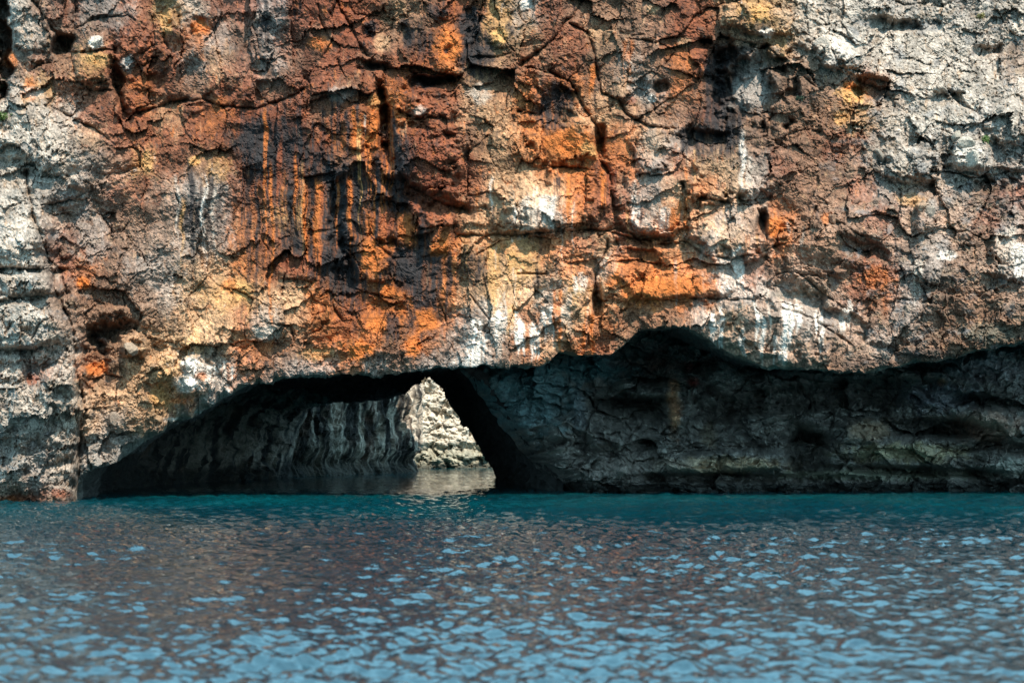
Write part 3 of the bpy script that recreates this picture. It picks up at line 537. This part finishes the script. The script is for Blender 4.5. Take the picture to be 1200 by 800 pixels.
RSEED = np.array([float(v) for v in """590,470,22,60 625,500,25,50 640,440,30,18 690,445,30,20 740,455,30,16 680,480,18,28 720,500,30,25 660,545,30,20 700,545,30,18 760,515,30,25 790,470,18,35 785,415,30,20 845,440,28,22 850,490,40,25 900,470,40,22
850,541,70,12 780,548,30,10 945,500,30,20 950,540,24,18 1000,500,30,18 1060,528,60,14 990,455,45,18 1040,470,30,22 1090,455,30,22 1140,435,35,20 1190,440,25,25 1120,490,30,16 1175,495,30,18 1185,540,25,18 1120,535,30,12 860,562,80,8 1000,565,80,8 1130,565,80,8 720,570,60,8""".replace(',', ' ').split()]).reshape(-1, 4)
nc, nr = 620, 190
tt = np.linspace(0, 1, nr)
pyr = (372 + (600 - 372) * tt)[:, None] * np.ones((1, nc))
xl = np.interp(pyr[:, 0], [372, 425, 440, 470, 500, 530, 560, 600], [538, 552, 560, 581, 602, 626, 655, 690]) + 9 * fbm(pyr[:, 0] / 22, pyr[:, 0] * 0, 4, 699)
ss = np.linspace(0, 1, nc) ** 1.0
pxr = xl[:, None] + (1290 - xl[:, None]) * ss[None, :]
pxr = pxr.astype(f4); pyr = pyr.astype(f4)
X = pxr * f4(.034); Z = -pyr * f4(.034)
wp = fbm(X * .8, Z * .8, 4, 701); wq = fbm(X * .8 + 5, Z * .8, 4, 711)
Dr = blend_pts(pxr, pyr, RD, 45) + .55 * sstep(480, 530, pyr) * sstep(720, 800, pxr)
b1 = np.full(pxr.shape, 1e9); b2 = b1.copy(); rid = np.zeros(pxr.shape, np.int32)
wx = pxr + 12 * wp; wy = pyr + 10 * wq
for i, (x, y, sx, sy) in enumerate(RSEED):
    d = np.hypot((wx - x) / sx, (wy - y) / sy); n = d < b1
    b2 = np.where(n, b1, np.minimum(b2, d)); b1 = np.where(n, d, b1); rid[n] = i
hr = ((rng.rand(len(RSEED)) - .5) * .6)[rid] - .2 * np.exp(-((b2 - b1) / .06) ** 2)
hr = hr + form_field(pxr, pyr, RFORM, .2 * wp + .1 * fbm(X * 4, Z * 4, 3, 721)) * 1.45
Xw, Zw = X + .5 * wp, Z + .4 * wq
sk = X * .5 + Z * .35                                           # beds dip down to the right
hr += .5 * wp + facets(Xw * .6, Zw * 1.0 + sk * .4, 731, .45, 1.1, .05, .05) + 1.2 * facets(Xw * 1.7, Zw * 2.6, 741, .10, .32, .03, .06) + 1.2 * facets(Xw * 4.2, Zw * 5.6, 751, .05, .14, .01, .12)
hr += .9 * (ridged(X * .30 + .3 * wp, Z * .95 + X * .22 + .4 * wq, 3, 765, .45) - .72)
hr += .4 * (ridged(Xw * 1.5, Zw * 2.4 + sk, 5, 761, .6) - .7) + .05 * fbm(X * 8, Z * 8, 3, 771, .7)
hr -= .6 * sstep(562, 576, pyr) * (1 - sstep(585, 600, pyr)) * .5
hr = hr * np.where(pxr - xl[:, None] < 12, .5, 1)
Vw = ray(pxr, pyr, Dr - hr)
# the wall turns the corner into the cave
turn = np.clip(1 - (pxr - xl[:, None]) / 46, 0, 1); Vw[..., 1] += 3.2 * turn ** 2.6; Vw[..., 0] -= .5 * turn ** 2.6
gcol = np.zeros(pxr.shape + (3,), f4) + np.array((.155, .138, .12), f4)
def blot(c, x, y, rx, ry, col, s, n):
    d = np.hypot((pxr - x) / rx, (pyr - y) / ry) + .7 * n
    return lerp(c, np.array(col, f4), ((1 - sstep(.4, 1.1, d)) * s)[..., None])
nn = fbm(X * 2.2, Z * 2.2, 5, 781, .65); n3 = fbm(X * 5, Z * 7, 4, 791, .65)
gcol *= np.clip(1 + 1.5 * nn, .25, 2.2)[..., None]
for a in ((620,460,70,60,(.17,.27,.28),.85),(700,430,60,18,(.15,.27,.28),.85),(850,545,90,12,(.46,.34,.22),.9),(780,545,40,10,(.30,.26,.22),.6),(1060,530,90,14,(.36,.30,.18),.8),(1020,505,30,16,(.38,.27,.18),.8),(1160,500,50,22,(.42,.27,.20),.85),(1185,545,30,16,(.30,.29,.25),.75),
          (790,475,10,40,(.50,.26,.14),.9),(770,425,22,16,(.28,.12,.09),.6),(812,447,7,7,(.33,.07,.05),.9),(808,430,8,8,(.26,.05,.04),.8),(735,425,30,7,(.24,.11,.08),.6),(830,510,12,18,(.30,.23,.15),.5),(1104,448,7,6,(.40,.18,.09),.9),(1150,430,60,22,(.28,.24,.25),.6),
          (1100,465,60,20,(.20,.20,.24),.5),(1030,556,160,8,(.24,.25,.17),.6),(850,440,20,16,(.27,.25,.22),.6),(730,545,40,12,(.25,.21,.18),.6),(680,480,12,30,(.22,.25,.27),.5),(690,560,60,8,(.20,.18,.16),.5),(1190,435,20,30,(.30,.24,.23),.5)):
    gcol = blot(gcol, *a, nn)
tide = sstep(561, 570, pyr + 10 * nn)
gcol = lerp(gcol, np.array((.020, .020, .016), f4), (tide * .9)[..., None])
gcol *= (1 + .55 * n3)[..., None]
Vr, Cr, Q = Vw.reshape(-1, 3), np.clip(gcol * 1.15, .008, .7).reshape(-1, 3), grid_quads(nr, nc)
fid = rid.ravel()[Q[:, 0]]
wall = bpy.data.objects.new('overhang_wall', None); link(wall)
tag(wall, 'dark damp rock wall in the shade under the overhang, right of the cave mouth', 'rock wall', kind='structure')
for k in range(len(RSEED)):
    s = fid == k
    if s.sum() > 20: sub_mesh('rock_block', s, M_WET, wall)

# ------------------------------------------------------------------ the cave passage: profiles swept from the mouth to the far exit
ST = [(53.2, [(80,640),(86,600),(90,565),(100,548),(140,532),(200,490),(290,440),(350,428),(420,424),(500,420),(548,419),(560,428),(606,490),(648,556),(668,600),(690,650)]),
      (60.0, [(105,640),(112,600),(118,560),(130,520),(170,478),(240,452),(300,440),(360,432),(430,428),(500,426),(540,425),(562,440),(592,490),(628,545),(650,600),(670,640)]),
      (70.0, [(215,600),(222,575),(230,545),(240,500),(260,468),(310,455),(360,448),(430,440),(480,436),(510,432),(525,437),(545,460),(560,490),(585,530),(602,570),(615,600)]),
      (78.0, [(330,590),(336,565),(342,540),(350,505),(362,480),(385,471),(410,470),(440,470),(474,462),(496,441),(504,438),(521,457),(527,475),(554,508),(571,535),(592,590)])]
NP, NS = 300, 230
def resample(pts, y):
    p = ray(np.array([a for a, b in pts], float), np.array([b for a, b in pts], float), y)
    d = np.concatenate([[0], np.cumsum(np.linalg.norm(np.diff(p, axis=0), axis=1))]); d /= d[-1]
    d = .5 * d + .5 * np.linspace(0, 1, len(pts))          # keep corners in step between stations
    t = np.linspace(0, 1, NP); return np.stack([np.interp(t, d, p[:, k]) for k in range(3)], -1)
prof = np.array([resample(p, y) for y, p in ST])
ys = np.array([s[0] for s in ST]); yy = np.linspace(ys[0], ys[-1], NS)
Vc = np.stack([[np.interp(yy, ys, prof[:, j, k]) for j in range(NP)] for k in range(3)], -1).transpose(1, 0, 2)   # NS, NP, 3
Vc[..., 1] = yy[:, None]
back = sstep(.62, .80, np.linspace(0, 1, NP))[None, :] * np.clip(1 - (yy - yy[0]) / 9.0, 0, 1)[:, None] * 6.4      # the right side starts further in, at the corner of the shaded wall
Vc *= ((Vc[..., 1] + back) / Vc[..., 1])[..., None] * np.array((1, 1, 0)) + np.array((0, 0, 1))
du = np.gradient(Vc, axis=0); dv = np.gradient(Vc, axis=1)
nrm = np.cross(du, dv); nrm /= np.linalg.norm(nrm, axis=-1, keepdims=True) + 1e-9
A = (np.arange(NP) * .085)[None, :] * np.ones((NS, 1)); Bc = yy[:, None] * np.ones((1, NP))
wp = fbm(A * .6, Bc * .6, 4, 801); wq = fbm(A * .6 + 4, Bc * .6, 4, 811)
hc = .5 * wp + facets(A * .8 + .4 * wp, Bc * .6 + .4 * wq, 821, .16, .35, .1, .08) + .8 * facets(A * 2 + wp, Bc * 1.6 + wq, 831, .08, .18, .06, .1) + .12 * fbm(A * 4, Bc * 4, 3, 841)
hc += .35 * (ridged(Bc * 1.5 + .5 * wp, A * .35, 4, 851) - .7) * (A < 9)     # upright flutes on the left wall
endf = np.clip(np.minimum((yy - yy[0]) / 1.5, (yy[-1] - yy) / 2.0), 0, 1)[:, None]
endf = np.maximum(endf, sstep(.60, .70, np.linspace(0, 1, NP))[None, :] * np.clip((yy[-1] - yy) / 2.0, 0, 1)[:, None])
Vc -= nrm * (hc * (.15 + .85 * endf) * .8)[..., None]
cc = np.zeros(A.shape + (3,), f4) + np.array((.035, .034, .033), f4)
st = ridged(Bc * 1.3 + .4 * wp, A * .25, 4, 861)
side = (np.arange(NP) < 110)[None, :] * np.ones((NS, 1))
cc = lerp(cc, np.array((.52, .45, .37), f4), (sstep(.66, .84, st) * .8 * side * sstep(60, 76, Bc))[..., None])  # pale only deep inside; the mouth's darkness is painted into the wall colour
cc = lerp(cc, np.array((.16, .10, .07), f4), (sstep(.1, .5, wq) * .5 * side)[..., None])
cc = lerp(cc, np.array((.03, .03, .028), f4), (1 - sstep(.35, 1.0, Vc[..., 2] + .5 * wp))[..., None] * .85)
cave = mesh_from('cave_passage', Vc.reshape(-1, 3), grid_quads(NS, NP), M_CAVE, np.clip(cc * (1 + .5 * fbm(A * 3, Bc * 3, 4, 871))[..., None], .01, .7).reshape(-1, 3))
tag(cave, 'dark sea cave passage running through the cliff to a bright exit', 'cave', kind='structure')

# ------------------------------------------------------------------ fluted wall of the cove behind, on the left, open to the sky
ww = np.linspace(72, 94, 220); wz = np.linspace(-1, 15, 170)
wpx = np.interp(ww, [72, 74, 78, 80, 83, 86, 89.5, 91.5, 94], [240, 266, 326, 362, 407, 450, 487, 492, 478])
bx_ = (wpx - 600) * ww / F
gy, gz = np.meshgrid(ww, wz); gy = gy.astype(f4); gz = gz.astype(f4); gx_ = np.broadcast_to(bx_, gy.shape).copy()
tx = np.gradient(bx_); ty = np.gradient(ww); tl = np.hypot(tx, ty); nx_, ny_ = ty / tl, -tx / tl
wp = fbm(gy * .7, gz * .5, 4, 881); wq = fbm(gy * .7 + 5, gz * .5, 4, 883)
hw = .55 * wp + .55 * (ridged(gy * 1.4 + .3 * wp, gz * .22, 4, 885, .6) - .7) + .5 * facets(gy * 1.6 + .4 * wp, gz * .9 + .4 * wq, 887, .15, .35, .05, .08) + .5 * facets(gy * 4, gz * 2.6 + wq, 889, .07, .15, .02, .1) - .5 * np.exp(-((gz - .7) / .5) ** 2)
stp = ridged(gy * 1.6 + .3 * wp, gz * .16, 4, 891, .6)
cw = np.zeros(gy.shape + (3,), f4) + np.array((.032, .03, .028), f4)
cw = lerp(cw, np.array((.56, .49, .40), f4), (sstep(.66, .84, stp + .16 * wq) * .95 * (.25 + .75 * sstep(76, 84, gy)))[..., None])  # streaks thin out towards the mouth, painting the cave's shade into the wall
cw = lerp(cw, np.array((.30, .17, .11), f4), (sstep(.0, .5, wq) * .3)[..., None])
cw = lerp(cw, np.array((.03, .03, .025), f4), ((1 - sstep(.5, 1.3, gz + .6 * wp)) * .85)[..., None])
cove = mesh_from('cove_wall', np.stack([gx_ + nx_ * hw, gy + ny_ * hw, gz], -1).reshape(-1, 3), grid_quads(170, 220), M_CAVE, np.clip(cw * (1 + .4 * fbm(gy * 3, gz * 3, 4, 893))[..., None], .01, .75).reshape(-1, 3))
tag(cove, 'fluted grey rock wall with pale drip streaks, seen through the left cave mouth', 'rock wall', kind='structure')

# ------------------------------------------------------------------ sunlit cliff beyond the far exit
FX = np.linspace(-18, 18, 330); FZ = np.linspace(-1, 15, 150)
fx, fz = np.meshgrid(FX, FZ); fx = fx.astype(f4); fz = fz.astype(f4)
wp = fbm(fx * .5, fz * .5, 4, 901); wq = fbm(fx * .5 + 3, fz * .5, 4, 911)
hf = .8 * wp + .9 * facets(fx * .9 + .3 * wp, fz * 1.3 + .3 * wq, 921, .22, .5, .18, .09) + facets(fx * 2.2 + wp, fz * 3 + wq, 931, .10, .25, .10, .1) + .7 * facets(fx * 5, fz * 6.5, 941, .05, .12, .05, .12)
hf -= .7 * np.exp(-((fz - 1.35) / .35) ** 2)
fy = 99 + .45 * (fx + 5) + np.maximum(fz - 1.5, 0) * .22 - hf
fc = np.zeros(fx.shape + (3,), f4) + np.array((.47, .42, .345), f4)
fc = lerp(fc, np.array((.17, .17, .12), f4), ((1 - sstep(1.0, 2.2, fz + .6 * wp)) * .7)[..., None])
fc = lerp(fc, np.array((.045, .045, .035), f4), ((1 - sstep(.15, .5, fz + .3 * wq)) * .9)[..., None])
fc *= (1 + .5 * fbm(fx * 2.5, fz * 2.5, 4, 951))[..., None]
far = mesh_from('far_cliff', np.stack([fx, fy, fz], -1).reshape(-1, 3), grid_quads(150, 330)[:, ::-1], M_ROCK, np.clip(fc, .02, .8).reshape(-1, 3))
tag(far, 'pale sunlit cliff seen through the far exit of the sea cave', 'cliff', kind='structure')

# ------------------------------------------------------------------ sea
def wave_height(x, y):
    r = np.random.RandomState(11); z = np.zeros(x.shape, f4)
    for i in range(80):
        L = .115 * (11.0 ** (i / 79.0)) * (1 + .15 * r.rand())
        th = math.radians(-90 + r.randn() * 62 + 12); k = 2 * math.pi / L
        a = .080 / k * min(1.25, (L / .35) ** -.45)
        z += f4(a) * np.sin(f4(k * math.cos(th)) * x + f4(k * math.sin(th)) * y + f4(r.rand() * 6.283))
    g = .75 + .55 * fbm(x * .10, y * .07, 3, 1001)                # gusts: patches of rougher and calmer water
    z2 = z * np.clip(g, .3, 1.6)
    z2 += .016 * (ridged(x * 1.6 + .4 * perlin(x * .7, y * .7, 1021), y * 1.9, 3, 1011, .55) - .7)
    return z2
yr = [6.0]
while yr[-1] < 125: yr.append(yr[-1] + max(.03, yr[-1] * .0032 if yr[-1] < 62 else yr[-1] * .012))
yr = np.array(yr); un = np.linspace(-.62, .62, 560)
sy = yr[:, None] * np.ones((1, 560)); sx = un[None, :] * np.maximum(yr, 12)[:, None]
sx = sx.astype(f4); sy = sy.astype(f4)
shelter = 1 - .55 * sstep(52, 62, sy)
sz = wave_height(sx, sy) * shelter
m_sea, nt, p = new_mat('sea_water'); L = nt.links.new
geo = N(nt, 'ShaderNodeNewGeometry'); sp = N(nt, 'ShaderNodeSeparateXYZ'); L(geo.outputs['Position'], sp.inputs[0])
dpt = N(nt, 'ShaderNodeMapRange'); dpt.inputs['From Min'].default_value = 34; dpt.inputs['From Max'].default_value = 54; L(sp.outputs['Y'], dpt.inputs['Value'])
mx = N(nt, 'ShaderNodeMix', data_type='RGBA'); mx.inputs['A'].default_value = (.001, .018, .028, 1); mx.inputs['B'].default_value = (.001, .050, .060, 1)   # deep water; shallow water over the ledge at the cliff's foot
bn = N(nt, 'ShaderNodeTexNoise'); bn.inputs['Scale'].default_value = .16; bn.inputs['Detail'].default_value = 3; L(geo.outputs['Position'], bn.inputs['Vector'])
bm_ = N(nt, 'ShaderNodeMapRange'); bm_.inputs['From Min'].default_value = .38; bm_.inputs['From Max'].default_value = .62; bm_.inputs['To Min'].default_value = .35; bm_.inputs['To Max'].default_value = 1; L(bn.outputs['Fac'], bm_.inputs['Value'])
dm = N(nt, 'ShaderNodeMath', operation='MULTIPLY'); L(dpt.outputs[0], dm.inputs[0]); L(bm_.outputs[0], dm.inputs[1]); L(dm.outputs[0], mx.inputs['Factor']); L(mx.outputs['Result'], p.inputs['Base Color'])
p.inputs['Roughness'].default_value = .02; p.inputs['IOR'].default_value = 2.25
tcn = N(nt, 'ShaderNodeTexCoord'); mp = N(nt, 'ShaderNodeMapping'); mp.inputs['Scale'].default_value = (1, 1.5, 1)
n1 = N(nt, 'ShaderNodeTexNoise'); n1.inputs['Scale'].default_value = 5.5; n1.inputs['Detail'].default_value = 3
L(tcn.outputs['Object'], mp.inputs['Vector']); L(mp.outputs[0], n1.inputs['Vector'])
bp = N(nt, 'ShaderNodeBump'); bp.inputs['Strength'].default_value = .8; bp.inputs['Distance'].default_value = .02
L(n1.outputs['Fac'], bp.inputs['Height']); L(bp.outputs[0], p.inputs['Normal'])
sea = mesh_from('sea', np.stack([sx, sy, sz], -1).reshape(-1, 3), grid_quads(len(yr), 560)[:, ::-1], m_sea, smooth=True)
tag(sea, 'rippled teal sea water reflecting the orange cliff and the blue sky', 'sea', kind='structure')
m_deep, nt, p = new_mat('open_water'); p.inputs['Base Color'].default_value = (.004, .06, .08, 1); p.inputs['Roughness'].default_value = .12; p.inputs['IOR'].default_value = 1.333
R_ = 900.0
open_sea = mesh_from('open_sea', np.array([(-R_, -R_, -.3), (R_, -R_, -.3), (R_, R_, -.3), (-R_, R_, -.3)]), np.array([[0, 1, 2, 3]]), m_deep)
tag(open_sea, 'open sea water stretching away around the headland', 'sea', kind='structure')

# ------------------------------------------------------------------ loose stones, boulders and the few plants on the cliff
def stone_mesh(name, seed, mat, flat=.8):
    import bmesh
    r = np.random.RandomState(seed); bm = bmesh.new(); bmesh.ops.create_icosphere(bm, subdivisions=3, radius=1)
    pn = r.randn(9, 3); pn /= np.linalg.norm(pn, axis=1, keepdims=True); pd = .5 + .3 * r.rand(9)
    for v in bm.verts:
        d = np.array(v.co); k = pn @ d; t = min(1.0, np.min(np.where(k > .05, pd / np.maximum(k, .05), 9)))
        t *= 1 + .025 * r.randn(); v.co = d * t
        v.co.z *= flat
    me = bpy.data.meshes.new(name); bm.to_mesh(me); bm.free(); me.materials.append(mat); return me
M_PALE = rock_material('loose_stone', 'object')
VAR = {m.name: [stone_mesh('stone', 40 + i * 7 + j, m) for i in range(5)] for j, m in enumerate((M_PALE,))}
STC = dict(pale_stone=(.42, .37, .29), brown_stone=(.24, .16, .11), grey_stone=(.29, .25, .20))
def on_color(px, py):
    j = int(np.argmin(np.abs(cols - px))); i = int(np.argmin(np.abs(PY[:, j] - py))); return Cf[max(i - 4, 0):i + 5, max(j - 4, 0):j + 5].reshape(-1, 3).mean(0)
def on_face(px, py):
    j = int(np.argmin(np.abs(cols - px))); i = int(np.argmin(np.abs(PY[:, j] - py))); return Vf[i, j]
def put_stone(o, px, py, wpx, hpx, sink=.35):
    p_ = on_face(px, py); m = p_[1] / F
    o.location = (p_[0], p_[1] + (sink - .6) * wpx * m, p_[2]); o.scale = (wpx * m, wpx * m * .9, hpx * m)
rr = random.Random(8)
def in_rubble(x, y):
    return (955 + .12 * y < x < 1195 and 5 < y < 260 and not (1035 < x and y < 5)) or (x < 20 + (y - 200) * .3 and 240 < y < 570) or (105 < x < 190 and 400 < y < 500) or (960 < x < 1190 and 300 < y < 395) or (950 < x < 1000 and 180 < y < 300)
n = 0
while n < 130:
    x, y = rr.uniform(2, 1196), rr.uniform(4, 570)
    if not in_rubble(x, y): continue
    mat = 'pale_stone' if (x < 100 or y < 215) else rr.choice(['brown_stone', 'brown_stone', 'grey_stone', 'pale_stone'])
    o = bpy.data.objects.new('stone', rr.choice(VAR['loose_stone'])); link(o); o.color = (*(on_color(x, y) * 1.25), 1); o.parent = cliff
    o.rotation_euler = (rr.uniform(0, 6), rr.uniform(0, 6), rr.uniform(0, 6)); k = rr.uniform(2.2, 5.5) * (1.5 if rr.random() < .15 else 1)
    put_stone(o, x, y, k * rr.uniform(.9, 1.5), k * rr.uniform(.7, 1.0), .85); n += 1
for (x, y, wx_, hy_, mat, rot, lab) in (
    (1131, 167, 14, 10, 'pale_stone', .3, 'pale angular boulder perched on the ledge below a small green tuft, upper right'),
    (1138, 186, 12, 9, 'pale_stone', 1.4, 'bright pale boulder tucked directly under the perched boulder, upper right'),
    (1121, 158, 8, 6, 'pale_stone', 2.2, 'small pale stone left of and above the perched boulder on the right ledge'),
    (1088, 248, 8, 14, 'grey_stone', .2, 'upright grey stone sticking out of brown rubble on the right side'),
    (1030, 183, 12, 7, 'grey_stone', .9, 'flat grey boulder in the pale rubble slope right of the brown alcove'),
    (113, 51, 10, 9, 'pale_stone', 2.0, 'white block above the ochre block in the upper left corner'),
    (155, 408, 11, 10, 'grey_stone', .5, 'rounded grey knob above the dark hollow left of the cave arch'),
    (975, 256, 9, 7, 'brown_stone', 1.1, 'smooth tan stone lodged in the brown rock right of centre')):
    o = bpy.data.objects.new('boulder', VAR['loose_stone'][int(rot * 10) % 5]); link(o); o.color = (*(.55 * np.array(STC[mat]) + .4 * on_color(x, y)), 1)
    o.rotation_euler = (rot, rot * .4, rot * 1.3); put_stone(o, x, y, wx_, hy_, .55)
    tag(o, lab, 'boulder', 'boulders lodged on the cliff')
def leaf_mat(name, col):
    m, nt, p = new_mat(name); p.inputs['Base Color'].default_value = (*col, 1); p.inputs['Roughness'].default_value = .6
    nz = N(nt, 'ShaderNodeTexNoise'); nz.inputs['Scale'].default_value = 9; rp = N(nt, 'ShaderNodeMapRange'); rp.inputs['To Min'].default_value = .5; rp.inputs['To Max'].default_value = 1.6
    vm = N(nt, 'ShaderNodeVectorMath', operation='SCALE'); vm.inputs[0].default_value = col
    nt.links.new(nz.outputs['Fac'], rp.inputs['Value']); nt.links.new(rp.outputs[0], vm.inputs['Scale']); nt.links.new(vm.outputs[0], p.inputs['Base Color']); return m
M_LEAF = leaf_mat('leaf', (.085, .14, .03)); M_DRY = leaf_mat('dry_leaf', (.22, .19, .06)); M_DARK = leaf_mat('dark_leaf', (.03, .055, .03)); M_STEM = leaf_mat('stem', (.12, .08, .05))
def plant(px, py, r, mat, lab, seed, up=.5):
    q = random.Random(seed); p_ = on_face(px, py)
    root = bpy.data.objects.new('rock_plant', None); link(root); root.location = (p_[0], p_[1] + .05, p_[2])
    V_, Q_, SV, SQ = [], [], [], []
    for i in range(26):
        a = q.uniform(0, 6.283); tip = np.array((math.cos(a) * q.uniform(.3, 1), -abs(math.sin(a)) * q.uniform(.3, 1) - .1, q.uniform(-.2, 1) * up + .25)) * r
        sd = np.array((.006, 0, .0)); b = len(SV); SV += [-sd, sd, tip * .9 + sd * .4, tip * .9 - sd * .4]; SQ.append((b, b + 1, b + 2, b + 3))
        for k in range(11):
            c = tip * q.uniform(.35, 1.05) + np.array([q.gauss(0, .13) for _ in range(3)]) * r
            u = np.array([q.gauss(0, 1) for _ in range(3)]); u /= np.linalg.norm(u); w2 = np.cross(u, [q.gauss(0, 1) for _ in range(3)]); w2 /= np.linalg.norm(w2)
            l = r * q.uniform(.10, .2); b = len(V_)
            V_ += [c - u * l, c + w2 * l * .4, c + u * l, c - w2 * l * .4]; Q_.append((b, b + 1, b + 2, b + 3))
    mesh_from('foliage', np.array(V_), np.array(Q_), mat, parent=root); mesh_from('stem', np.array(SV), np.array(SQ), M_STEM, parent=root)
    tag(root, lab, 'plant', 'plants growing from the cliff')
plant(2, 140, .34, M_LEAF, 'bright green tuft at the left edge above the pale slab', 1)
plant(6, 103, .42, M_DARK, 'dark green shrub in the shaded gully at the upper left edge', 2)
plant(1152, 166, .28, M_LEAF, 'small green tuft beside the perched pale boulder, upper right', 3)
plant(1148, 22, .25, M_DRY, 'dry yellowish tuft near the top right corner', 4)
plant(938, 117, .22, M_DARK, 'small dark tuft in the hollow beside the brown alcove', 5)
